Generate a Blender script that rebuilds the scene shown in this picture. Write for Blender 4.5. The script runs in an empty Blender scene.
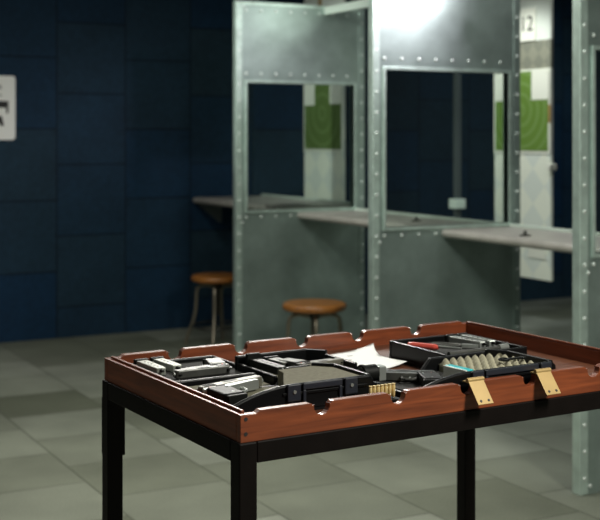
import bpy, bmesh, math, random
from mathutils import Vector, Matrix
random.seed(4)
PI = math.pi
S = bpy.context.scene
COL = S.collection

# ------------------------------------------------------------------ materials
def mat(name, col, rough=.5, metal=0., spec=.5, coat=0., noise=None, bump=None, emit=None):
    """noise=(scale, amount[, stretch]) varies the colour, bump=(scale, strength)"""
    m = bpy.data.materials.new(name); m.use_nodes = True
    nt = m.node_tree; n = nt.nodes; b = n['Principled BSDF']
    b.inputs['Base Color'].default_value = (*col, 1)
    b.inputs['Roughness'].default_value = rough
    b.inputs['Metallic'].default_value = metal
    b.inputs['Specular IOR Level'].default_value = spec
    b.inputs['Coat Weight'].default_value = coat
    b.inputs['Coat Roughness'].default_value = .25
    if emit:
        b.inputs['Emission Color'].default_value = (*emit[0], 1); b.inputs['Emission Strength'].default_value = emit[1]
    tc = n.new('ShaderNodeTexCoord')
    if noise:
        mp = n.new('ShaderNodeMapping'); nt.links.new(tc.outputs['Object'], mp.inputs[0])
        if len(noise) > 2: mp.inputs['Scale'].default_value = noise[2]
        t = n.new('ShaderNodeTexNoise'); t.inputs['Scale'].default_value = noise[0]; t.inputs['Detail'].default_value = 5
        nt.links.new(mp.outputs[0], t.inputs['Vector'])
        r = n.new('ShaderNodeValToRGB'); a = noise[1]
        r.color_ramp.elements[0].position = .3; r.color_ramp.elements[1].position = .7
        r.color_ramp.elements[0].color = (*[c*(1-a) for c in col], 1)
        r.color_ramp.elements[1].color = (*[min(1, c*(1+a)) for c in col], 1)
        nt.links.new(t.outputs['Fac'], r.inputs[0]); nt.links.new(r.outputs[0], b.inputs['Base Color'])
    if bump:
        t2 = n.new('ShaderNodeTexNoise'); t2.inputs['Scale'].default_value = bump[0]
        nt.links.new(tc.outputs['Object'], t2.inputs['Vector'])
        bp = n.new('ShaderNodeBump'); bp.inputs['Strength'].default_value = bump[1]; bp.inputs['Distance'].default_value = .002
        nt.links.new(t2.outputs['Fac'], bp.inputs['Height']); nt.links.new(bp.outputs[0], b.inputs['Normal'])
    return m

def tile_mat(name, c1, c2, cm, order, offs, rough, nscale, namt, mort=.006):
    """square tiles .53 x .54 laid in columns, every second column shifted by half"""
    m = bpy.data.materials.new(name); m.use_nodes = True
    nt = m.node_tree; n = nt.nodes; L = nt.links; b = n['Principled BSDF']
    b.inputs['Roughness'].default_value = rough; b.inputs['Specular IOR Level'].default_value = .22
    tc = n.new('ShaderNodeTexCoord'); sp = n.new('ShaderNodeSeparateXYZ'); L.new(tc.outputs['Object'], sp.inputs[0])
    cb = n.new('ShaderNodeCombineXYZ')
    L.new(sp.outputs[order[0]], cb.inputs[0]); L.new(sp.outputs[order[1]], cb.inputs[1])
    ad = n.new('ShaderNodeVectorMath'); ad.operation = 'ADD'; ad.inputs[1].default_value = offs; L.new(cb.outputs[0], ad.inputs[0])
    br = n.new('ShaderNodeTexBrick'); L.new(ad.outputs[0], br.inputs['Vector'])
    br.inputs['Scale'].default_value = 1; br.inputs['Brick Width'].default_value = .535; br.inputs['Row Height'].default_value = .54
    br.inputs['Mortar Size'].default_value = mort; br.inputs['Mortar Smooth'].default_value = .3
    br.inputs['Color1'].default_value = (*c1, 1); br.inputs['Color2'].default_value = (*c2, 1); br.inputs['Mortar'].default_value = (*cm, 1)
    br.offset = .5; br.offset_frequency = 2
    nz = n.new('ShaderNodeTexNoise'); nz.inputs['Scale'].default_value = nscale; nz.inputs['Detail'].default_value = 6; L.new(tc.outputs['Object'], nz.inputs['Vector'])
    nz2 = n.new('ShaderNodeTexNoise'); nz2.inputs['Scale'].default_value = 2.2; nz2.inputs['Detail'].default_value = 3; L.new(tc.outputs['Object'], nz2.inputs['Vector'])
    av = n.new('ShaderNodeMath'); av.operation = 'ADD'; L.new(nz.outputs['Fac'], av.inputs[0]); L.new(nz2.outputs['Fac'], av.inputs[1])
    mr = n.new('ShaderNodeMapRange'); mr.inputs[1].default_value = .6; mr.inputs[2].default_value = 1.4
    mr.inputs[3].default_value = 1-namt; mr.inputs[4].default_value = 1+namt; L.new(av.outputs[0], mr.inputs[0])
    mu = n.new('ShaderNodeVectorMath'); mu.operation = 'SCALE'; L.new(br.outputs['Color'], mu.inputs[0]); L.new(mr.outputs[0], mu.inputs['Scale'])
    L.new(mu.outputs[0], b.inputs['Base Color'])
    bp = n.new('ShaderNodeBump'); bp.inputs['Strength'].default_value = .5; bp.inputs['Distance'].default_value = .004
    iv = n.new('ShaderNodeMath'); iv.operation = 'SUBTRACT'; iv.inputs[0].default_value = 1; L.new(br.outputs['Fac'], iv.inputs[1])
    L.new(iv.outputs[0], bp.inputs['Height']); L.new(bp.outputs[0], b.inputs['Normal'])
    return m

def wood_mat(name, c1, c2, stretch, rough, coat):
    m = bpy.data.materials.new(name); m.use_nodes = True
    nt = m.node_tree; n = nt.nodes; L = nt.links; b = n['Principled BSDF']
    b.inputs['Roughness'].default_value = rough; b.inputs['Coat Weight'].default_value = coat; b.inputs['Coat Roughness'].default_value = .3
    tc = n.new('ShaderNodeTexCoord'); mp = n.new('ShaderNodeMapping'); mp.inputs['Scale'].default_value = stretch
    L.new(tc.outputs['Object'], mp.inputs[0])
    t = n.new('ShaderNodeTexNoise'); t.inputs['Scale'].default_value = 9; t.inputs['Detail'].default_value = 8; t.inputs['Distortion'].default_value = .6
    L.new(mp.outputs[0], t.inputs['Vector'])
    r = n.new('ShaderNodeValToRGB'); r.color_ramp.elements[0].position = .3; r.color_ramp.elements[1].position = .72
    r.color_ramp.elements[0].color = (*c1, 1); r.color_ramp.elements[1].color = (*c2, 1)
    L.new(t.outputs['Fac'], r.inputs[0]); L.new(r.outputs[0], b.inputs['Base Color'])
    return m

def diamond_mat(name, c1, c2, s):
    m = bpy.data.materials.new(name); m.use_nodes = True
    nt = m.node_tree; n = nt.nodes; L = nt.links; b = n['Principled BSDF']; b.inputs['Roughness'].default_value = .7
    tc = n.new('ShaderNodeTexCoord'); mp = n.new('ShaderNodeMapping'); L.new(tc.outputs['Object'], mp.inputs[0])
    mp.inputs['Rotation'].default_value = (math.radians(45), 0, 0)
    br = n.new('ShaderNodeTexChecker'); br.inputs['Scale'].default_value = s
    br.inputs['Color1'].default_value = (*c1, 1); br.inputs['Color2'].default_value = (*c2, 1)
    L.new(mp.outputs[0], br.inputs['Vector']); L.new(br.outputs[0], b.inputs['Base Color'])
    return m

def ring_mat(name, c1, c2, s):
    m = bpy.data.materials.new(name); m.use_nodes = True
    nt = m.node_tree; n = nt.nodes; L = nt.links; b = n['Principled BSDF']; b.inputs['Roughness'].default_value = .7
    tc = n.new('ShaderNodeTexCoord'); w = n.new('ShaderNodeTexWave'); w.wave_type = 'RINGS'; w.rings_direction = 'X'
    w.inputs['Scale'].default_value = s; w.inputs['Distortion'].default_value = .3; L.new(tc.outputs['Object'], w.inputs['Vector'])
    r = n.new('ShaderNodeValToRGB'); r.color_ramp.elements[0].position = .72; r.color_ramp.elements[1].position = .95
    r.color_ramp.elements[0].color = (*c1, 1); r.color_ramp.elements[1].color = (*c2, 1)
    L.new(w.outputs['Fac'], r.inputs[0]); L.new(r.outputs[0], b.inputs['Base Color'])
    return m

M = {}
M['wall'] = tile_mat('navy_acoustic_tiles', (.0040,.026,.064), (.013,.033,.050), (.002,.008,.018), (2,0), (.305,.08,0), .75, 30, .3)
M['floor'] = tile_mat('rubber_floor_tiles', (.100,.110,.080), (.215,.232,.192), (.080,.087,.066), (1,0), (.02,-.02,0), .62, 140, .34, .005)
M['ceiling'] = mat('dark_ceiling', (.02,.022,.024), .8, noise=(6,.2))
M['steel'] = mat('galvanised_steel', (.365,.455,.425), .42, .72, noise=(7,.16), bump=(60,.05))
M['channel'] = mat('zinc_channel', (.54,.67,.61), .38, .55, noise=(14,.14))
M['rivet'] = mat('rivet_steel', (.72,.78,.75), .45, .4)
M['counter'] = mat('worn_grey_counter', (.40,.38,.35), .4, 0, noise=(9,.12))
M['rail'] = mat('pale_painted_bar', (.60,.68,.62), .45, .1)
M['dark_metal'] = mat('dark_post_metal', (.10,.12,.125), .5, .5)
M['board'] = diamond_mat('diamond_printed_board', (.80,.84,.74), (.69,.75,.70), 6)
M['board_plain'] = mat('pale_board', (.66,.71,.66), .7, noise=(3,.06))
M['band'] = diamond_mat('taupe_diamond_band', (.25,.255,.20), (.19,.20,.16), 12)
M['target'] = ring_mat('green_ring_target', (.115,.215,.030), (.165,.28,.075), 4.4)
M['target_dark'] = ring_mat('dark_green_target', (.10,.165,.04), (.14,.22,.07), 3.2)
M['white'] = mat('white_card', (.78,.80,.72), .6)
M['sign'] = mat('white_sign', (.86,.88,.84), .45)
M['black_ink'] = mat('black_ink', (.012,.012,.012), .6)
M['grey_ink'] = mat('grey_ink', (.45,.46,.44), .6)
M['seat'] = wood_mat('amber_wood_seat', (.27,.100,.018), (.40,.160,.034), (1,6,1), .38, .25)
M['stool_metal'] = mat('bronze_stool_metal', (.30,.27,.21), .38, .8)
M['stool_dark'] = mat('dark_stool_metal', (.05,.05,.045), .45, .7)
M['mahog'] = wood_mat('mahogany', (.105,.024,.009), (.24,.058,.019), (.6,9,9), .36, .2)
M['mahog_side'] = wood_mat('mahogany_side', (.105,.024,.009), (.24,.058,.019), (9,.6,9), .36, .2)
M['tray_floor'] = wood_mat('tray_floor_wood', (.075,.024,.011), (.13,.045,.019), (.6,6,6), .4, .2)
M['frame'] = mat('black_brown_steel', (.0045,.0030,.0026), .5, 0, .12, noise=(20,.2))
M['plastic'] = mat('black_plastic', (.003,.0033,.0037), .38, 0, .18, bump=(300,.15))
M['plastic_blue'] = mat('latch_plastic', (.016,.019,.026), .3)
M['foam'] = mat('tan_foam', (.125,.118,.078), .9, noise=(90,.18), bump=(200,.5))
M['foam_dark'] = mat('charcoal_foam', (.012,.012,.011), .9, bump=(200,.5))
M['egg'] = mat('egg_crate_foam', (.29,.275,.195), .9, noise=(60,.12))
M['gun_grey'] = mat('parkerised_steel', (.075,.077,.070), .36, .4, noise=(30,.2))
M['gun_tan'] = mat('tan_grey_slide', (.125,.12,.094), .45, .2, noise=(30,.15))
M['gun_black'] = mat('black_polymer', (.005,.0055,.005), .5, 0, .15, bump=(250,.2))
M['gun_green'] = mat('dark_olive_polymer', (.014,.016,.013), .45, 0, .3, bump=(250,.2))
M['silver'] = mat('satin_silver', (.32,.34,.32), .3, .6)
M['mag_white'] = mat('bright_magazine_steel', (.33,.35,.31), .38, .4)
M['brass'] = mat('brass', (.40,.275,.11), .45, .3, noise=(15,.1))
M['cart_brass'] = mat('cartridge_brass', (.72,.55,.25), .35, .4)
M['copper'] = mat('copper_bullet', (.50,.22,.10), .3, .8)
M['paper'] = mat('white_paper', (.80,.82,.80), .7)
M['red'] = mat('red_handle', (.52,.07,.05), .35)
M['red_dot'] = mat('red_dot', (.5,.06,.03), .4)
M['teal'] = mat('teal_plastic', (.02,.42,.46), .3)
M['lamp'] = mat('lamp_face', (1,1,1), .5, emit=((1,.97,.92), 6))

def glass_mat():
    m = bpy.data.materials.new('clear_pane'); m.use_nodes = True
    nt = m.node_tree; n = nt.nodes; n.remove(n['Principled BSDF'])
    o = n['Material Output']; mx = n.new('ShaderNodeMixShader'); tr = n.new('ShaderNodeBsdfTransparent'); gl = n.new('ShaderNodeBsdfGlossy')
    tr.inputs[0].default_value = (.88,.92,.90,1); gl.inputs['Roughness'].default_value = .05
    fr = n.new('ShaderNodeFresnel'); fr.inputs[0].default_value = 1.35
    nt.links.new(fr.outputs[0], mx.inputs[0]); nt.links.new(tr.outputs[0], mx.inputs[1]); nt.links.new(gl.outputs[0], mx.inputs[2])
    nt.links.new(mx.outputs[0], o.inputs[0]); return m
M['glass'] = glass_mat()

# ------------------------------------------------------------------ mesh helper
class MB:
    def __init__(s): s.b = bmesh.new()
    def box(s, x0, x1, y0, y1, z0, z1, mtx=None):
        vs = [s.b.verts.new((x, y, z)) for x in (x0, x1) for y in (y0, y1) for z in (z0, z1)]
        for f in ((0,1,3,2),(4,6,7,5),(0,4,5,1),(2,3,7,6),(0,2,6,4),(1,5,7,3)): s.b.faces.new([vs[i] for i in f])
        if mtx is not None: bmesh.ops.transform(s.b, matrix=mtx, verts=vs)
        return s
    def prism(s, pts, a, b, axis='z', mtx=None):
        """polygon extruded along axis; pts are (x,y), (x,z) for axis y or (y,z) for axis x"""
        def P(p, t): return (p[0], p[1], t) if axis == 'z' else ((p[0], t, p[1]) if axis == 'y' else (t, p[0], p[1]))
        lo = [s.b.verts.new(P(p, a)) for p in pts]; hi = [s.b.verts.new(P(p, b)) for p in pts]
        k = len(pts)
        s.b.faces.new(lo[::-1]); s.b.faces.new(hi)
        for i in range(k): s.b.faces.new((lo[i], lo[(i+1) % k], hi[(i+1) % k], hi[i]))
        if mtx is not None: bmesh.ops.transform(s.b, matrix=mtx, verts=lo+hi)
        return s
    def cyl(s, p, q, r, r2=None, n=16, cap=True):
        p, q = Vector(p), Vector(q); d = (q-p).normalized()
        u = d.orthogonal().normalized(); w = d.cross(u); r2 = r if r2 is None else r2
        A = [s.b.verts.new(p+r*(math.cos(2*PI*i/n)*u+math.sin(2*PI*i/n)*w)) for i in range(n)]
        B = [s.b.verts.new(q+r2*(math.cos(2*PI*i/n)*u+math.sin(2*PI*i/n)*w)) for i in range(n)]
        for i in range(n): s.b.faces.new((A[i], A[(i+1) % n], B[(i+1) % n], B[i]))
        if cap: s.b.faces.new(A[::-1]); s.b.faces.new(B)
        return s
    def tube(s, pts, r, n=10):
        pts = [Vector(p) for p in pts]; rings = []; u = None
        for i, p in enumerate(pts):
            t = (pts[min(i+1, len(pts)-1)]-pts[max(i-1, 0)]).normalized()
            u = t.orthogonal().normalized() if u is None else (u-t*u.dot(t)).normalized()
            w = t.cross(u)
            rings.append([s.b.verts.new(p+r*(math.cos(2*PI*k/n)*u+math.sin(2*PI*k/n)*w)) for k in range(n)])
        for a, b in zip(rings, rings[1:]):
            for k in range(n): s.b.faces.new((a[k], a[(k+1) % n], b[(k+1) % n], b[k]))
        s.b.faces.new(rings[0][::-1]); s.b.faces.new(rings[-1]); return s
    def lathe(s, prof, n=32, c=(0,0,0)):
        rings = []
        for r, z in prof:
            rings.append([s.b.verts.new((c[0]+r*math.cos(2*PI*k/n), c[1]+r*math.sin(2*PI*k/n), c[2]+z)) for k in range(n)])
        for a, b in zip(rings, rings[1:]):
            for k in range(n): s.b.faces.new((a[k], a[(k+1) % n], b[(k+1) % n], b[k]))
        s.b.faces.new(rings[0][::-1]); s.b.faces.new(rings[-1]); return s
    def build(s, name, m, parent=None, bev=0, smooth=False, loc=None, seg=2):
        bmesh.ops.recalc_face_normals(s.b, faces=s.b.faces)
        me = bpy.data.meshes.new(name); s.b.to_mesh(me); s.b.free()
        me.materials.append(m)
        if smooth:
            for p in me.polygons: p.use_smooth = True
            try: me.set_sharp_from_angle(angle=math.radians(40))
            except Exception: pass
        o = bpy.data.objects.new(name, me); COL.objects.link(o)
        if parent: o.parent = parent
        if loc: o.location = loc
        if bev:
            bv = o.modifiers.new('bevel', 'BEVEL'); bv.width = bev; bv.segments = seg; bv.limit_method = 'ANGLE'; bv.angle_limit = math.radians(40)
        return o

def tag(o, label=None, cat=None, group=None, kind=None):
    if label: o['label'] = label
    if cat: o['category'] = cat
    if group: o['group'] = group
    if kind: o['kind'] = kind
    return o
def thing(name, label, cat, loc=(0,0,0), rz=0, group=None):
    o = bpy.data.objects.new(name, None); COL.objects.link(o); o.empty_display_size = .1
    o.location = loc; o.rotation_euler = (0, 0, rz); return tag(o, label, cat, group)
def shared(name, me, parent, loc):
    o = bpy.data.objects.new(name, me); COL.objects.link(o); o.parent = parent; o.location = loc; return o
def copy_tree(src, loc, rz, label):
    r = src.copy(); COL.objects.link(r); r.location = loc; r.rotation_euler = (0, 0, rz); r['label'] = label
    for ch in list(src.children):
        c = ch.copy(); COL.objects.link(c); c.parent = r
        for g in list(ch.children):
            d = g.copy(); COL.objects.link(d); d.parent = c
    return r

# ------------------------------------------------------------------ setting (x = downrange, y = towards the side wall)
tag(MB().box(-4, 13, -3, 8.78, -.1, 0).build('floor', M['floor']), 'grey green rubber tile floor', kind='structure')
tag(MB().box(-4, 13, 8.78, 8.93, -.1, 3.1).build('wall_left', M['wall']), 'dark navy acoustic tile wall behind the booths', kind='structure')
tag(MB().box(-4, 13, -3, 8.78, 3.0, 3.1).build('ceiling', M['ceiling']), kind='structure')
tag(MB().box(13, 13.15, -3, 8.93, -.1, 3.1).build('wall_back', M['wall']), kind='structure')

# ------------------------------------------------------------------ partitions
PX0, PX1, PZ = 3.40, 4.40, 2.42
WX0, WX1, WZ0, WZ1 = 3.482, 4.318, 1.012, 1.872
def rivet_mesh():
    m = MB(); r = .0085
    m.lathe([(r*1.15,0),(r*1.1,.002),(r*.8,.0052),(r*.3,.0068)], 10)
    o = m.build('rivet', M['rivet'], smooth=True); me = o.data; bpy.data.objects.remove(o)
    me.transform(Matrix.Rotation(PI/2, 4, 'X'))       # dome points to -y
    return me
RIV = rivet_mesh()
def partition(yfar, label):
    t = thing('booth_partition', label, 'partition', (PX0, yfar, 0), group='riveted booth partitions')
    w = .05; X = PX1-PX0; a0, a1 = WX0-PX0, WX1-PX0
    m = MB()
    m.box(.004, X, -w+.004, -.004, 0, WZ0); m.box(.004, X, -w+.004, -.004, WZ1, PZ-.004)
    m.box(.004, a0, -w+.004, -.004, WZ0, WZ1); m.box(a1, X, -w+.004, -.004, WZ0, WZ1)
    m.build('steel_sheet', M['steel'], t)
    m = MB(); m.box(0, .046, -w, 0, 0, PZ); m.build('front_channel', M['channel'], t, bev=.004)
    m = MB(); m.box(X-.046, X+.004, -w, 0, 0, PZ); m.build('rear_channel', M['steel'], t, bev=.004)
    m = MB(); m.box(.046, X-.046, -w, 0, PZ-.03, PZ); m.build('top_channel', M['channel'], t, bev=.003)
    m = MB()
    e = .018
    for (x0, x1, z0, z1) in ((a0-e, a1+e, WZ1, WZ1+e), (a0-e, a1+e, WZ0-e, WZ0), (a0-e, a0, WZ0, WZ1), (a1, a1+e, WZ0, WZ1)):
        m.box(x0, x1, -w-.006, .006, z0, z1)
    f = m.build('window_frame', M['channel'], t, bev=.002)
    MB().box(a0, a1, -.028, -.022, WZ0, WZ1).build('glass_pane', M['glass'], f)
    pos = []
    z = .07
    while z < PZ-.05: pos += [(.025, z), (X-.02, z)]; z += .112
    x = .075
    while x < X-.05:
        pos += [(x, WZ1+.062), (x, WZ0-.045), (x, PZ-.06)]; x += .112
    pos += [(.055, PZ-.035), (.055, .035), (.045, WZ0-.08)]
    for (x, z) in pos: shared('rivet', RIV, t, (x, -w+.0005, z))
    return t
YP = [7.332, 5.589, 3.933]
partition(YP[0], 'grey riveted steel booth partition farthest left, with the wooden stool half behind its edge')
partition(YP[1], 'riveted steel booth partition in the middle, brightly lit white near its top')
partition(YP[2], 'pale riveted steel booth partition at the right edge, its foot on the floor behind the table')

# crossbar and lamps
cb = MB().box(4.075, 4.105, YP[1], YP[0]-.05, 2.355, 2.412).build('crossbar', M['rail'], bev=.004)
tag(cb, 'pale flat bar joining tops of left and middle partitions', 'crossbar')

def spot_lamp(loc, label, d):
    t = thing('spot_lamp', label, 'lamp', loc)
    d = Vector(d).normalized()
    MB().cyl((0,0,0), d*.09, .035, .045, 20).build('lamp_housing', M['dark_metal'], t, smooth=True)
    MB().cyl(d*.0905, d*.093, .04, .04, 20).build('lamp_lens', M['lamp'], t)
    MB().cyl((0,0,0), (0,0,3.0-loc[2]), .008, n=8).build('lamp_rod', M['dark_metal'], t)
    return t

# ------------------------------------------------------------------ counters
def counter(x0, y0, y1, label, clips=(), z=.945, br=()):
    t = thing('booth_counter', label, 'counter', (x0, y0, z), group='booth counters')
    L = y1-y0; D = 4.34-x0
    pr = [(0.022*(1-math.sin(a)), .0225*(1-math.cos(a))) for a in [PI*i/10 for i in range(11)]]
    pr = [(.022-.022*math.sin(a), .0225-.0225*math.cos(a)) for a in [PI*i/10 for i in range(11)]]
    m = MB(); m.prism(pr+[(D, .045), (D, 0)], 0, L, 'y'); m.build('counter_top', M['counter'], t, smooth=True)
    MB().box(D-.02, D, .002, L-.002, .0455, .062).build('back_lip', M['rail'], t, bev=.003)
    for (cx, cy) in clips:
        m = MB(); m.box(cx-.03, cx+.03, cy-.012, cy+.012, .045, .052); m.cyl((cx,cy,.052), (cx,cy,.075), .011, .007, 10)
        m.build('screw_clip', M['stool_dark'], t, bev=.002)
    for yy in br:
        m = MB(); m.prism([(.02,0),(.24,0),(.24,-.16),(.22,-.16)], yy, yy+.012, 'y'); m.build('bracket', M['dark_metal'], t)
    return t
counter(3.72, YP[0]+.002, 8.778, 'grey booth counter beside the navy wall, its front corner left of the first partition', z=.985, br=(8.778-YP[0]-.03,))
counter(3.862, YP[1]+.002, YP[0]-.051, 'grey booth counter between left and middle steel partitions', [(.22, .55)])
counter(3.850, YP[2]+.002, YP[1]-.051, 'grey booth counter between middle and right steel partitions', [(.12, 1.02)])
counter(3.850, 2.3, YP[2]-.051, 'grey booth counter just visible at the right edge beyond the nearest partition')

# ------------------------------------------------------------------ target boards
def text_mesh(body, size, m, parent, loc, name='numeral'):
    cu = bpy.data.curves.new(name, 'FONT'); cu.body = body; cu.size = size; cu.extrude = .001; cu.align_x = 'CENTER'; cu.align_y = 'CENTER'
    o = bpy.data.objects.new(name, cu); COL.objects.link(o)
    dg = bpy.context.evaluated_depsgraph_get(); me = bpy.data.meshes.new_from_object(o.evaluated_get(dg))
    bpy.data.objects.remove(o)
    # text x -> -y (read from uprange), text y -> z, facing -x
    me.transform(Matrix(((0,0,-1,0),(-1,0,0,0),(0,1,0,0),(0,0,0,1))))
    me.materials.clear(); me.materials.append(m)
    q = bpy.data.objects.new(name, me); COL.objects.link(q); q.parent = parent; q.location = loc; return q

def target(x, yc, w, label, gm, sign, zbot=.56):
    t = thing('target_board', label, 'target', (x, yc, 0)); h = w/2
    MB().box(0, .02, -h, h, zbot, 1.96).build('backing_board', M['board'], t, bev=.002)
    MB().box(0, .02, -h, h, 1.96, 2.15).build('patterned_band', M['band'], t)
    MB().box(0, .02, -h, h, 2.15, 2.72).build('upper_board', M['board_plain'], t)
    m = MB(); m.box(-.005, -.0005, -h, h, 1.395, 1.955); s = m.build('sheet_border', M['white'], t)
    zc = 1.69
    g = MB().box(-.008, -.0055, -h+.02, h-.02, 1.415-zc, 1.948-zc).build('target_sheet', gm, s, loc=(0, 0, zc))
    for sgn in (-1, 1):
        y0, y1 = sorted((sgn*(h-.012), sgn*(h-.185)))
        MB().box(-.0105, -.0085, y0, y1, 1.755, 1.952).build('corner_patch', M['white'], s)
    if sign:
        p = MB().box(-.012, -.001, -.155, .055, 2.15, 2.37).build('number_plate', M['white'], t, bev=.002)
        text_mesh('12', .145, M['black_ink'], p, (-.0135, -.068, 2.262))
        MB().box(-.03, .03, -h-.025, -h+.01, 1.29, 1.33).build('edge_clip', M['white'], t, bev=.004)
        MB().box(-.006, .004, -h-.003, -h+.02, 1.60, 1.72).build('yellow_tab', M['brass'], t)
        MB().box(-.006, -.0005, -.25, -.08, .70, .84).build('patch_label', M['white'], t)
    else:
        MB().box(-.006, -.0005, .02, .07, 2.3, 2.72).build('yellow_strip', M['brass'], t)
    for sgn in (-1, 1): MB().cyl((.01, sgn*h*.6, 2.72), (.01, sgn*h*.6, 3.0), .006, n=8).build('hanger_rod', M['dark_metal'], t)
    return t
target(5.15, 6.465, .60, 'tall white board with bright green ring target beside the number 12 sign', M['target'], True)
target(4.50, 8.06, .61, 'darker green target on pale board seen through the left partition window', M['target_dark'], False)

t = thing('rail_post', 'thin grey upright post seen through the middle partition window', 'post', (5.2, 7.28, 0))
MB().box(-.022, .022, -.022, .022, 0, 3.0).build('post', M['dark_metal'], t, bev=.003)
MB().box(-.045, .045, -.045, .045, .98, 1.05).build('collar', M['rail'], t, bev=.004)

# ------------------------------------------------------------------ wall sign
t = thing('pistol_sign', 'white rounded sign with black pistol pictogram on navy wall', 'sign', (2.305, 8.78, 1.486))
W, Hh, rr = .46, .47, .025
pts = []
for cx, cz, a0 in ((-rr, Hh-rr, 0), (-W+rr, Hh-rr, 90), (-W+rr, rr, 180), (-rr, rr, 270)):
    for k in range(6): a = math.radians(a0+18*k); pts.append((cx+rr*math.cos(a), cz+rr*math.sin(a)))
MB().prism(pts, -.012, -.001, 'y').build('sign_plate', M['sign'], t)
m = MB()
m.prism([(-.40,.235),(-.068,.235),(-.068,.285),(-.40,.285)], -.0155, -.0125, 'y')
m.prism([(-.068,.195),(-.052,.195),(-.052,.285),(-.068,.285)], -.0155, -.0125, 'y')
m.prism([(-.40,.235),(-.32,.235),(-.35,.11),(-.43,.11)], -.0155, -.0125, 'y')
m.prism([(-.29,.175),(-.10,.175),(-.085,.105),(-.105,.10),(-.14,.155),(-.29,.155)], -.0155, -.0125, 'y')
m.build('pictogram', M['black_ink'], t)
m = MB(); m.box(-.40, -.10, -.0145, -.0125, .37, .40); m.box(-.40, -.10, -.0145, -.0125, .32, .335)
m.build('faint_line', M['grey_ink'], t)

# ------------------------------------------------------------------ stools
def make_stool(loc, rz, label):
    t = thing('stool', label, 'stool', loc, rz, 'round wooden stools')
    R = .195; zt = .51
    MB().lathe([(.02,zt-.045),(R-.02,zt-.045),(R-.005,zt-.038),(R,zt-.024),(R-.002,zt-.012),(R-.012,zt-.002),(R-.03,zt),(.02,zt-.004)], 48).build('seat', M['seat'], t, smooth=True)
    MB().cyl((0,0,zt-.047), (0,0,.22), .014, n=14).build('screw_column', M['stool_dark'], t, smooth=True)
    MB().cyl((0,0,zt-.06), (0,0,zt-.046), .10, n=24).build('seat_plate', M['stool_dark'], t, smooth=True)
    for k in range(4):
        a = PI/4+k*PI/2; c, s_ = math.cos(a), math.sin(a)
        prof = [(.02,.425),(.09,.437),(.125,.432),(.148,.417),(.156,.38),(.158,.32),(.163,.25),(.182,.17),(.215,.09),(.232,.035),(.236,.0)]
        MB().tube([(r*c, r*s_, z) for r, z in prof], .0135, 10).build('leg', M['stool_metal'], t, smooth=True)
    m = MB(); N = 40
    m.tube([(.186*math.cos(2*PI*i/N), .186*math.sin(2*PI*i/N), .145) for i in range(N+1)], .008, 8); m.build('foot_ring', M['stool_dark'], t, smooth=True)
    MB().cyl((0,0,.41), (0,0,.45), .03, n=16).build('hub', M['stool_dark'], t, smooth=True)
    return t
st = make_stool((3.562, 7.94, 0), math.radians(12), 'round wooden stool half hidden behind the left steel partition')
copy_tree(st, (3.48, 6.34, 0), math.radians(20), 'round wooden stool in full view between left and middle partitions')

# ------------------------------------------------------------------ table
TH = math.radians(2.6); TO = (1.026, 2.177)
def tw(u, v, z=0): return (TO[0]+u*math.cos(TH)-v*math.sin(TH), TO[1]+u*math.sin(TH)+v*math.cos(TH), z)
TL, TW, ZR, ZB = 1.163, .737, .950, .888
tb = thing('metal_table', 'black brown square tube metal table carrying the wooden tray', 'table', tw(0,0), TH)
q = .036
for (u, v, far) in ((0,0,0),(TL,0,0),(0,TW,1),(TL,TW,0)):
    su = 1 if u == 0 else -1; sv = 1 if v == 0 else -1
    u0, u1 = sorted((u-su*.005, u+su*q)); v0, v1 = sorted((v-sv*.005, v+sv*q))
    lg = MB().box(u0, u1, v0, v1, .012, ZB).build('leg', M['frame'], tb, bev=.003)
    MB().box(u0+.002, u1-.002, v0+.002, v1-.002, 0, .012).build('foot_pad', M['plastic'], lg)
    if far: MB().box(u0-.0005, u1+.006, v0+.0005, v1+.001, .70, ZB-.043).build('sleeve', M['frame'], lg, bev=.002)
for name, b in (('front_rail', (q,TL-q,-.005,.037)), ('rear_rail', (q,TL-q,TW-.037,TW+.005)), ('side_rail', (-.005,.037,q,TW-q)), ('side_rail', (TL-.037,TL+.005,q,TW-q))):
    MB().box(*b, ZB-.043, ZB).build(name, M['frame'], tb, bev=.002)

tray = thing('wooden_tray', 'shallow mahogany tray with notched edges on the metal table', 'tray', tw(0,0,ZB), TH)
HT = ZR-ZB; FL = .017; bt = .018
MB().box(bt, TL-bt, bt, TW-bt, 0, FL).build('tray_floor', M['tray_floor'], tray)
NOT_ = [.192, .386, .576, .760, .962]
def rim_profile(n):
    pts = [(bt*0, 0), (TL, 0), (TL, HT-.006), (TL-.03, HT-.006), (TL-.038, HT)]
    top = []
    for c in n[::-1]:
        R = .0185
        top += [(c+.030, HT), (c+.0255, HT-.0015), (c+.0215, HT-.006)]
        for k in range(0, 13):
            a = math.radians(15 - k*17.5)
            top.append((c+R*math.cos(a)*1.04, HT-.0085+R*math.sin(a)))
        top += [(c-.0215, HT-.006), (c-.0255, HT-.0015), (c-.030, HT)]
    return pts+top+[(.046, HT), (.038, HT-.006), (0, HT-.006)]
fb = MB().prism(rim_profile(NOT_), 0, bt, 'y').build('front_board', M['mahog'], tray, bev=.0022)
MB().prism(rim_profile([n-.004 for n in NOT_]), TW-bt, TW, 'y').build('rear_board', M['mahog'], tray, bev=.0022)
for u in (0, TL-bt):
    m = MB(); m.box(u, u+bt, bt, TW-bt, 0, HT-.006)
    sb = m.build('side_board', M['mahog_side'], tray, bev=.002)
    MB().box(u+(.010 if u == 0 else 0), u+(bt if u == 0 else bt-.010), bt, TW-bt, HT-.006, HT).build('side_bead', M['mahog_side'], sb, bev=.002)
for z in (.017, .047):
    MB().cyl((.012, -.0008, z), (.012, .004, z), .0042, n=12).build('screw_hole', M['black_ink'], fb)
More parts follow.
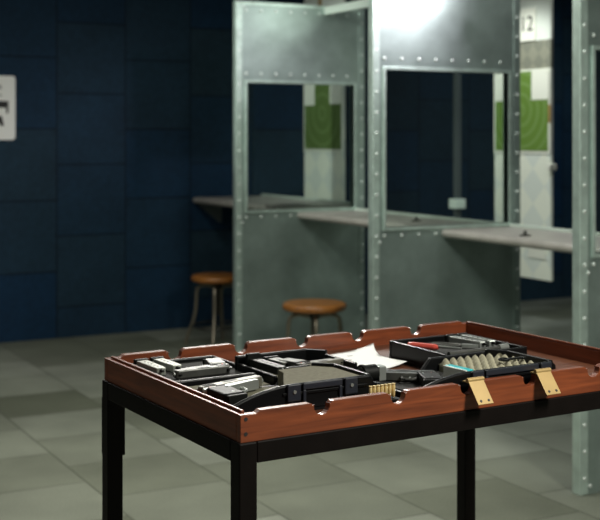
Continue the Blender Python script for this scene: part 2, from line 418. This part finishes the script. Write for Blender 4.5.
# brass lid hinges over the front rim
for u in (.574, .775):
    m = MB(); m.cyl((u,-.001,HT+.005), (u+.046,-.001,HT+.005), .0055, n=12)
    h = m.build('hinge', M['brass'], tray, smooth=True); h['label'] = 'brass hinge leaf'
    mt = Matrix.Translation((u+.023, -.003, HT+.004)) @ Matrix.Rotation(math.radians(52), 4, 'X')
    m = MB(); m.box(-.0215, .0215, -.060, 0, -.0012, .0012, mt); m.build('hinge_leaf', M['brass'], h, bev=.0006)
    m = MB(); m.box(u+.002, u+.044, .002, bt, HT-.0005, HT+.0018); m.build('hinge_plate', M['brass'], h)
    for du in (-.011, .011):
        m = MB(); m.cyl((du,-.052,.0012), (du,-.052,.0022), .0032, n=10)
        bmesh.ops.transform(m.b, matrix=mt, verts=m.b.verts[:]); m.build('hinge_screw', M['black_ink'], h)

# ------------------------------------------------------------------ things in the tray
Z0 = ZB+FL+.0005                      # top of the tray floor

def handgun(label, u, v, z, deg, mats, sc=1, mirror=False):
    """a pistol lying on its side: x towards the muzzle, y towards the sights"""
    t = thing('handgun', label, 'handgun', tw(u, v, z), TH+math.radians(deg), 'handguns in the tray')
    t.scale = (sc, sc, sc); k = -1 if mirror else 1
    sl, fr, gr = mats
    def pr(pts, a, b, name, m, par=t, bev=.002):
        return MB().prism([(x, k*y) for x, y in pts], a, b, 'z').build(name, m, par, bev=bev)
    s = pr([(0,.002),(.186,.002),(.190,.008),(.190,.026),(.182,.031),(.006,.031),(0,.026)], .002, .028, 'slide', sl, bev=.0035)
    for i in range(6): pr([(.008+i*.006,.005),(.0105+i*.006,.005),(.0125+i*.006,.028),(.010+i*.006,.028)], .0275, .029, 'serration', M['gun_black'], s, 0)
    pr([(.075,.014),(.115,.014),(.115,.027),(.075,.027)], .0275, .0286, 'ejection_port', M['gun_black'], s, 0)
    pr([(.004,.031),(.014,.031),(.014,.037),(.007,.037)], .010, .020, 'rear_sight', M['gun_black'], t, 0)
    pr([(.172,.031),(.184,.031),(.178,.037),(.174,.037)], .013, .017, 'front_sight', M['gun_black'], t, 0)
    pr([(-.012,.003),(-.016,.012),(-.006,.019),(.001,.014),(.001,.002)], .011, .019, 'hammer', gr, t, .001)
    f = pr([(-.006,.002),(.160,.002),(.160,-.014),(.100,-.017),(.055,-.020),(.040,-.024),(.0,-.020),(-.012,-.006)], .003, .027, 'frame', fr)
    m = MB(); m.tube([(.052,k*-.018,.015),(.057,k*-.036,.015),(.068,k*-.047,.015),(.085,k*-.048,.015),(.094,k*-.040,.015),(.099,k*-.016,.015)], .0042, 8)
    m.build('trigger_guard', fr, t, smooth=True)
    m = MB(); m.tube([(.074,k*-.014,.015),(.073,k*-.026,.015),(.077,k*-.036,.015)], .0030, 8); m.build('trigger', M['silver'], t, smooth=True)
    g = pr([(-.004,-.010),(.052,-.018),(.045,-.045),(.036,-.075),(.030,-.104),(-.020,-.098),(-.024,-.092),(-.016,-.060),(-.010,-.030)], .0, .031, 'grip', gr, bev=.010)
    pr([(.033,-.103),(.031,-.113),(-.022,-.107),(-.021,-.097)], .003, .028, 'magazine_base', M['gun_black'], t)
    for px_, py_ in ((.036,-.035),(.008,-.088)):
        MB().cyl((px_, k*py_, .031), (px_, k*py_, .0325), .0035, n=10).build('grip_screw', M['silver'], g)
    MB().cyl((.185,k*.014,.015), (.194,k*.014,.015), .0075, n=14).build('barrel', M['silver'], t, smooth=True)
    pr([(.03,-.004),(.055,-.004),(.055,-.009),(.03,-.009)], .027, .0295, 'slide_release', M['gun_black'], t, .0005)
    MB().cyl((.012, k*-.006, .027), (.012, k*-.006, .029), .003, n=10).build('safety_dot', M['red_dot'], t)
    return t

def magazine(label, u, v, z, deg, L, w, m_body, m_base, hh=.018, bp=.003):
    t = thing('magazine', label, 'magazine', tw(u, v, z), TH+math.radians(deg), 'pistol magazines in the tray')
    h = hh
    MB().prism([(0,-w/2),(L,-w/2+.004),(L+.006,w/2-.006),(L-.004,w/2),(0,w/2)], 0, h).build('magazine_body', m_body, t, bev=.002)
    MB().box(-.012, 0, -w/2-.004, w/2+.004, 0, h+bp).build('base_pad', m_base, t, bev=.002)
    m = MB()
    for i in range(5): m.cyl((.02+i*L/6, 0, h-.0002), (.02+i*L/6, 0, h+.0006), .0028, n=8)
    m.build('witness_hole', M['black_ink'], t)
    MB().cyl((L-.012, 0, .012), (L+.014, 0, .012), .006, .003, 12).build('top_round', M['gun_black'], t, smooth=True)
    return t

def hard_case(label, u0, u1, v0, v1, zt, foam_list, lid=False, taper=.15, low=.028, handle=True, latches=(), rl=.2):
    """open pistol case half; its front wall sweeps down to the left"""
    t = thing('pistol_case', label, 'case', tw(u0, v0, Z0), TH, 'black pistol cases in the tray')
    L, D, Hc, w = u1-u0, v1-v0, zt-Z0, .011
    # base
    MB().prism([(.02,0),(L-.03,0),(L,.03),(L,D-.05),(L-.04,D),(0,D),(0,.02)], 0, .006).build('case_floor', M['plastic'], t)
    sw = [(0,.006)]
    for i in range(9):
        a = i/8; sw.append((a*taper, low+(Hc-low)*(1-(1-a)**2)))
    MB().prism(sw+[(L-.012,Hc),(L,Hc-.01),(L,.006)], 0, w, 'y').build('front_wall', M['plastic'], t, bev=.004)
    MB().box(0, w, w, D-.002, .006, low-.006).build('side_wall', M['plastic'], t, bev=.003)
    MB().prism([(L-w,w),(L,w),(L,D-.05),(L-.04,D),(L-.04-w*.7,D-w*.9),(L-w,D-.05-.003)], .006, Hc).build('side_wall', M['plastic'], t, bev=.003)
    MB().prism([(w,.006),(L-.05,.006),(L-.05,Hc-.006),(rl+.03,Hc-.006),(rl,low-.006),(w,low-.006)], D-w, D, 'y').build('rear_wall', M['plastic'], t, bev=.003)
    m = MB(); m.box(taper*.8, L-.02, -.003, 0, Hc*.62, Hc*.72); m.build('rim_ridge', M['plastic'], t, bev=.001)
    for lx in latches:
        la = MB().box(lx, lx+.034, -.0075, -.0002, Hc*.42, Hc+.001).build('latch', M['plastic_blue'], t, bev=.003)
        MB().cyl((lx+.017,-.010,Hc*.75), (lx+.017,-.0075,Hc*.75), .004, n=10).build('latch_pin', M['silver'], la)
    if handle and len(latches) > 1:
        h0, h1 = latches[0]+.04, latches[1]-.006
        m = MB(); m.box(h0, h1, -.006, 0, Hc-.014, Hc); m.box(h0, h0+.008, -.006, 0, .012, Hc-.014); m.box(h1-.008, h1, -.006, 0, .012, Hc-.014)
        m.build('handle', M['plastic_blue'], t, bev=.002)
    for (pl_, z0, z1, mm) in foam_list:
        MB().prism([(a-u0, b-v0) for a, b in pl_], z0-Z0, z1-Z0).build('foam', mm, t, bev=.002)
    return t

# rear-left low case with a pistol and two bright magazines
A = thing('pistol_case', 'low flat black case in the rear left corner of the tray', 'case', tw(.045,.415,Z0), TH, 'black pistol cases in the tray')
MB().box(0, .235, 0, .27, 0, .010).build('case_floor', M['plastic'], A)
for nm, b in (('front_wall',(0,.235,0,.012)), ('rear_wall',(0,.235,.258,.27)), ('side_wall',(0,.01,.012,.258)), ('side_wall',(.225,.235,.012,.258))):
    MB().box(*b, .010, .028).build(nm, M['plastic'], A, bev=.003)
MB().box(.0105, .2245, .0125, .2575, .0105, .018).build('foam', M['foam_dark'], A)
zA = Z0+.0185
handgun('grey pistol lying in the low case at the rear left of the tray',   .225, .500, zA, 180, (M['gun_grey'], M['gun_grey'], M['gun_grey']), .76)
magazine('bright steel magazine nearest the tray\'s left edge', .072, .665, zA, -90, .115, .030, M['mag_white'], M['gun_black'])
magazine('bright steel magazine beside the rear left pistol, second from the edge', .117, .668, zA, -88, .105, .030, M['mag_white'], M['gun_black'])

fs = MB().box(0, .215, 0, .078, 0, .017).build('foam_sheet', M['foam'], bev=.003)
fs.location = tw(.04, .328, Z0); fs.rotation_euler = (0,0,TH)
tag(fs, 'tan foam sheet lying at the left side of the tray', 'foam')

C = hard_case('large black pistol case at the front left of the tray with tan foam', .024, .398, .110, .315, .968,
      [([(.037,.123),(.165,.123),(.245,.262),(.252,.30),(.037,.30)],Z0+.007,.924,M['foam']), ([(.17,.123),(.385,.123),(.385,.26),(.352,.30),(.256,.30),(.249,.262)],Z0+.007,.961,M['foam'])], taper=.17, low=.024, latches=(.145,.292), rl=.232)

# raised case half behind it
D = thing('pistol_case', 'black foam lined case behind the large front left case, lip raised at the back', 'case', tw(.262,.327,Z0), TH, 'black pistol cases in the tray')
MB().box(0, .235, 0, .20, 0, .008).build('case_floor', M['plastic'], D)
MB().prism([(0,.19),(.20,.19),(.235,.15),(.245,.155),(.205,.202),(0,.202)], .008, .052).build('rear_wall', M['plastic'], D, bev=.003)
MB().box(0, .01, 0, .19, .008, .035).build('side_wall', M['plastic'], D, bev=.003)
MB().box(.225, .235, 0, .14, .008, .045).build('side_wall', M['plastic'], D, bev=.003)
MB().box(.0105, .2245, .0, .149, .0085, .030).build('foam', M['foam'], D, bev=.002)
zD = Z0+.0305
handgun('grey pistol in the case behind the tan foam block', .358, .372, zD, 8, (M['gun_tan'], M['gun_grey'], M['gun_grey']), .66, True)
magazine('black magazine with thick base pad leaning by the rear rim', .296, .488, zD, -89, .130, .030, M['gun_green'], M['gun_black'], .018, .012)
magazine('grey magazine lying beside the black one in the middle case', .338, .470, zD, -85, .060, .034, M['gun_grey'], M['gun_black'])

# front right case with egg-crate foam
J = hard_case('black pistol case at front right of the tray with egg crate foam', .452, .872, .032, .250, .966,
      [([(.465,.04),(.672,.04),(.672,.235),(.465,.235)],Z0+.007,.928,M['foam_dark']), ([(.674,.04),(.859,.04),(.859,.196),(.83,.235),(.674,.235)],Z0+.007,.942,M['egg'])], taper=.16, low=.028, latches=(.160,.366), rl=.17)
m = MB(); NX, NY = 8, 6; gx0, gx1, gy0, gy1 = .223, .406, .014, .206; g = 6
vv = {}
for i in range(NX*g+1):
    for j in range(NY*g+1):
        x = gx0+(gx1-gx0)*i/(NX*g); y = gy0+(gy1-gy0)*j/(NY*g)
        if x > gx1-.032 and y > gy1-.04: y = min(y, gy1-.04+(gx1-x))
        vv[i, j] = m.b.verts.new((x, y, .0375+.017*(abs(math.sin(PI*i/g)*math.sin(PI*j/g)))**1.2))
for i in range(NX*g):
    for j in range(NY*g): m.b.faces.new((vv[i,j], vv[i+1,j], vv[i+1,j+1], vv[i,j+1]))
m.build('egg_crate_foam', M['egg'], J, smooth=True)
handgun('dark pistol with its slide pointing left in the front right case', .585, .130, .9283, 142, (M['gun_green'], M['gun_grey'], M['gun_black']), .80, True)
tl = thing('teal_box', 'small teal and black box beside the egg crate foam', 'box', tw(.640,.080,.9285), TH+math.radians(4))
MB().box(0, .020, 0, .080, 0, .030).build('box_body', M['teal'], tl, bev=.002)
MB().box(-.004, 0, 0, .080, 0, .029).build('box_edge', M['white'], tl, bev=.001)
kt = thing('small_key', 'small black key resting on the egg crate foam', 'key', tw(.785,.12,.9605), TH)
m = MB(); N = 16; m.tube([(.012*math.cos(2*PI*i/N), .012*math.sin(2*PI*i/N), .003) for i in range(N+1)], .003, 8); m.build('key_ring', M['gun_black'], kt, smooth=True)
m = MB(); m.box(.012, .062, -.004, .004, 0, .005); m.box(.05, .062, -.012, -.004, 0, .005); m.build('key_shaft', M['gun_black'], kt, bev=.001)

# rear right tool box
I = thing('tool_case', 'open black box with red handled tool near the rear right of the tray', 'case', tw(.722,.262,Z0), TH)
MB().box(0, .262, 0, .255, 0, .008).build('case_floor', M['plastic'], I)
for nm, b, h in (('front_wall',(0,.262,0,.010),.050), ('rear_wall',(0,.262,.245,.255),.052), ('side_wall',(0,.010,.010,.245),.052), ('side_wall',(.252,.262,.010,.245),.050)):
    MB().box(*b, .008, h).build(nm, M['plastic'], I, bev=.003)
MB().box(.0105, .2515, .0105, .2445, .0085, .038).build('liner', M['foam_dark'], I)
zI = Z0+.0385
sd = thing('screwdriver', 'red handled screwdriver lying in the rear right box', 'tool', tw(.742,.455,zI), TH+math.radians(-60))
MB().cyl((0,0,.009), (.012,0,.009), .007, .009, 16).cyl((.012,0,.009), (.075,0,.009), .009, .0085, 16).cyl((.075,0,.009), (.085,0,.009), .0085, .005, 16).build('grip', M['red'], sd, smooth=True)
MB().cyl((.085,0,.012), (.150,0,.012), .003, .003, 10).build('shaft', M['silver'], sd, smooth=True)
rd = thing('steel_barrel', 'long grey steel rod along the front of the rear right box', 'barrel', tw(.748,.290,zI), TH+math.radians(3))
MB().cyl((0,0,.009), (.17,0,.009), .0060, n=16).build('rod', M['gun_grey'], rd, smooth=True)
MB().cyl((.17,0,.009), (.20,0,.009), .0090, n=16).build('rod_end', M['silver'], rd, smooth=True)
pl = thing('pliers', 'dark metal pliers beside the red handled screwdriver', 'tool', tw(.815,.45,zI), TH+math.radians(-50))
m = MB(); m.tube([(0,.006,.006),(.03,.012,.006),(.06,.010,.006),(.085,.0,.006)], .004, 8); m.build('handle', M['gun_grey'], pl, smooth=True)
m = MB(); m.tube([(0,-.006,.006),(.03,-.012,.006),(.06,-.010,.006),(.085,.0,.006)], .004, 8); m.build('handle', M['gun_grey'], pl, smooth=True)
MB().prism([(.082,-.009),(.10,-.008),(.125,-.003),(.125,.003),(.10,.008),(.082,.009)], .001, .011).build('jaw', M['silver'], pl, bev=.001)
magazine('silver magazine nearer the tool at the rear right corner', .898, .470, zI, -84, .115, .026, M['silver'], M['gun_black'])
magazine('silver magazine next to the right wall of the rear right box', .938, .470, zI, -88, .115, .026, M['silver'], M['gun_black'])

# paper
m = MB(); P = [Vector(p) for p in ((.590,.650),(.790,.690),(.708,.415),(.545,.405))]
N = 16; g = {}
for i in range(N+1):
    for j in range(N+1):
        a, b = i/N, j/N
        lf = P[0].lerp(P[3], b); rt = P[1].lerp(P[2], b); rt = rt+Vector((-.030, 0))*math.sin(PI*b)
        p = lf.lerp(rt, a); z = .0012+.010*max(0, a-.45)**2*4*(.35+.65*abs(b-.5)*2)
        g[i, j] = m.b.verts.new((p.x-.545, p.y-.405, z))
for i in range(N):
    for j in range(N): m.b.faces.new((g[i,j], g[i,j+1], g[i+1,j+1], g[i+1,j]))
pp = m.build('paper_sheet', M['paper'], smooth=True)
so = pp.modifiers.new('thick', 'SOLIDIFY'); so.thickness = .0006
pp.location = tw(.545, .405, Z0); pp.rotation_euler = (0,0,TH)
tag(pp, 'white paper sheet with a curled corner lying in the middle of the tray', 'paper')
for (u, v) in ((.07,.15),(.105,.20)):
    MB().box(u, u+.016, v, v+.008, .0022, .0026).build('printed_mark', M['grey_ink'], pp)

# weapon light on a small box
ab = thing('ammo_box', 'small black box under the round weapon light', 'box', tw(.401,.130,Z0), TH)
MB().box(0, .046, 0, .135, 0, .026).build('box_body', M['plastic'], ab, bev=.002)
MB().box(-.0005, .0465, -.0005, .1355, .0262, .030).build('box_lid', M['plastic'], ab, bev=.001)
wl = thing('weapon_light', 'stubby round black weapon light beside the right end of the large tan foam case', 'light', tw(.403,.172,Z0+.0305), TH)
MB().cyl((0,0,.0215), (.008,0,.0215), .0215, n=28).cyl((.008,0,.0215), (.040,0,.0215), .0195, n=28).build('light_head', M['gun_black'], wl, smooth=True, bev=.001)
MB().cyl((-.0012,0,.0215), (-.0002,0,.0215), .016, n=20).build('lens', M['gun_grey'], wl)
MB().cyl((.040,0,.0215), (.052,0,.0215), .013, n=20).build('light_body', M['gun_black'], wl, smooth=True)
m = MB(); m.box(.041,.060,-.016,-.0132,.004,.036); m.box(.041,.060,-.0132,.010,.0345,.037); m.build('clamp', M['silver'], wl, bev=.001)

# cartridges
cbk = MB().box(0, .082, 0, .03, 0, .014).build('cartridge_block', M['plastic'], bev=.002)
cbk.location = tw(.355, .059, Z0); cbk.rotation_euler = (0,0,TH)
tag(cbk, 'low black block under the row of brass cartridges', 'block')
first = None
for i in range(7):
    lab = ('brass cartridge at the left end of the short row behind the front rim', 'second brass cartridge from the left in the short row', 'third brass cartridge from the left in the short row',
           'middle brass cartridge of the short row of seven', 'third brass cartridge from the right end of the row', 'second brass cartridge from the right end of the row', 'brass cartridge at the right end of the short row by the notch')[i]
    loc = tw(.364+i*.0103, .074, Z0+.0145)
    if first is None:
        first = thing('cartridge', lab, 'cartridge', loc, 0, 'row of brass cartridges')
        MB().lathe([(.0037,.010),(.0039,.012),(.0039,.0270),(.0033,.0280),(.0033,.0292),(.0042,.0298),(.0042,.0315)], 14).build('casing', M['cart_brass'], first, smooth=True)
        MB().lathe([(.0005,0),(.002,.0008),(.0030,.004),(.0036,.0075),(.0036,.0099)], 14).build('bullet', M['cart_brass'], first, smooth=True)
    else: copy_tree(first, loc, 0, lab)
lc = thing('loose_cartridge', 'single brass cartridge lying right of the egg crate case', 'cartridge', tw(.915,.235,Z0), TH)
MB().cyl((0,0,.0062), (.034,0,.0062), .006, n=14).build('casing', M['cart_brass'], lc, smooth=True)
MB().cyl((.0342,0,.0062), (.058,0,.0062), .0048, .001, 14).build('bullet', M['cart_brass'], lc, smooth=True)
# front-left pistol
handgun('pistol with fat black grip and tan slide in the front left case', .042, .247, .9243, 15, (M['gun_tan'], M['silver'], M['gun_black']), .95)

# ------------------------------------------------------------------ lights
def area(name, loc, size, power, col, rot=(0,0,0), sy=None, spread=None):
    l = bpy.data.lights.new(name, 'AREA'); l.energy = power; l.color = col; l.size = size
    if sy: l.shape = 'RECTANGLE'; l.size_y = sy
    if spread: l.spread = math.radians(spread)
    o = bpy.data.objects.new(name, l); COL.objects.link(o); o.location = loc; o.rotation_euler = rot; return o
def spot(name, loc, tgt, power, ang, blend, col, rad=.04):
    l = bpy.data.lights.new(name, 'SPOT'); l.energy = power; l.spot_size = math.radians(ang); l.spot_blend = blend; l.color = col; l.shadow_soft_size = rad
    o = bpy.data.objects.new(name, l); COL.objects.link(o); o.location = loc
    o.rotation_euler = (Vector(tgt)-Vector(loc)).to_track_quat('-Z', 'Y').to_euler(); return o
WARM = (1.0, .98, .88); GRN = (.93, 1.0, .90)
LI = [(2.3, .4, .5, 1.2, 165), (2.2, 4.9, .5, 1.2, 24), (-.8, 3.6, .5, 1.2, 14), (1.0, 6.6, .5, 1.2, 26)]  # the weak left one is unseen fill added for the tray's left side
for i, (x, y, w, l, p) in enumerate(LI):
    area('overhead_light', (x, y, 2.93), w, p, WARM, sy=l)
spot_lamp((4.02, 5.22, 2.30), 'dark spot lamp at the top edge lighting the middle partition', (-.6, .8, 0))
spot('booth_light', (3.92, 5.13, 2.40), (3.50, 5.56, 2.38), 22, 110, 1, (1,.92,1), .12)
spot('booth_light', (3.75, 4.7, 2.75), (3.62, 5.54, 2.25), 125, 55, 1, (1,.88,1), .12)  # lilac fill added to brighten the upper middle partition, no fixture of its own
spot_lamp((4.14, 7.05, 2.62), 'dark spot lamp on a thin rod over the left partition', (-1, .2, -.2))
spot('booth_light', (4.03, 6.90, 2.40), (3.3, 7.25, 2.32), 7, 95, 1, GRN, .2)
area('booth_ceiling_lamp', (3.2, 6.4, 2.95), .3, 10, GRN, sy=.8)
area('booth_ceiling_lamp', (4.1, 4.7, 2.95), .3, 9, (1,.98,.97), sy=.8)
spot('target_fill', (4.3, 6.2, 2.9), (5.15, 6.44, 1.4), 90, 60, .6, (.97,1,.93), .06)  # this and the next: unseen spots added to brighten the target boards alone
spot('target_fill', (3.7, 7.7, 2.9), (4.5, 8.06, 1.5), 22, 50, .6, (.93,1,.93), .06)
area('range_fill', (6.5, 6.4, 2.95), .4, 26, (.9,.97,1), sy=1.2)  # unseen light added to lift the wall behind the windows
spot('floor_fill', (1.9, 4.5, 2.95), (1.9, 4.5, 0), 210, 80, 1, WARM, .15)  # unseen spot added to brighten the floor beyond the table
# unseen spots added to brighten the booth fronts and the tray's rim
spot('fill_spot', (1.5, 6.3, 2.9), (3.45, 7.2, 2.1), 170, 42, .8, GRN, .05)
spot('fill_spot', (1.7, 4.2, 2.9), (3.45, 5.4, 1.9), 110, 45, .8, GRN, .05)
spot('fill_spot', (2.0, 2.9, 2.9), (3.45, 3.85, 1.5), 70, 45, .8, GRN, .05)
spot('fill_spot', (2.7, 6.0, 2.9), (1.6, 2.5, .95), 330, 26, .8, (1,.96,.90), .15)

w = bpy.data.worlds.new('World'); S.world = w; w.use_nodes = True
w.node_tree.nodes['Background'].inputs[0].default_value = (.80,.90,.84,1); w.node_tree.nodes['Background'].inputs[1].default_value = .06

# ------------------------------------------------------------------ camera
cam = bpy.data.cameras.new('camera'); co = bpy.data.objects.new('camera', cam); COL.objects.link(co)
cam.sensor_width = 36; cam.lens = 72; cam.shift_y = -122/600
yaw = -math.atan2(640, 1200)
co.location = (0, 0, 1.5); co.rotation_euler = (PI/2, 0, yaw)
cam.dof.use_dof = True; cam.dof.focus_distance = 2.62; cam.dof.aperture_fstop = 5.2
cam.clip_start = .05
S.camera = co
vs = S.view_settings
vs.view_transform = 'Standard'; vs.look = 'None'; vs.exposure = 0; vs.gamma = 1; vs.use_curve_mapping = False
S.cycles.use_denoising = True
S.cycles.sample_clamp_indirect = 6
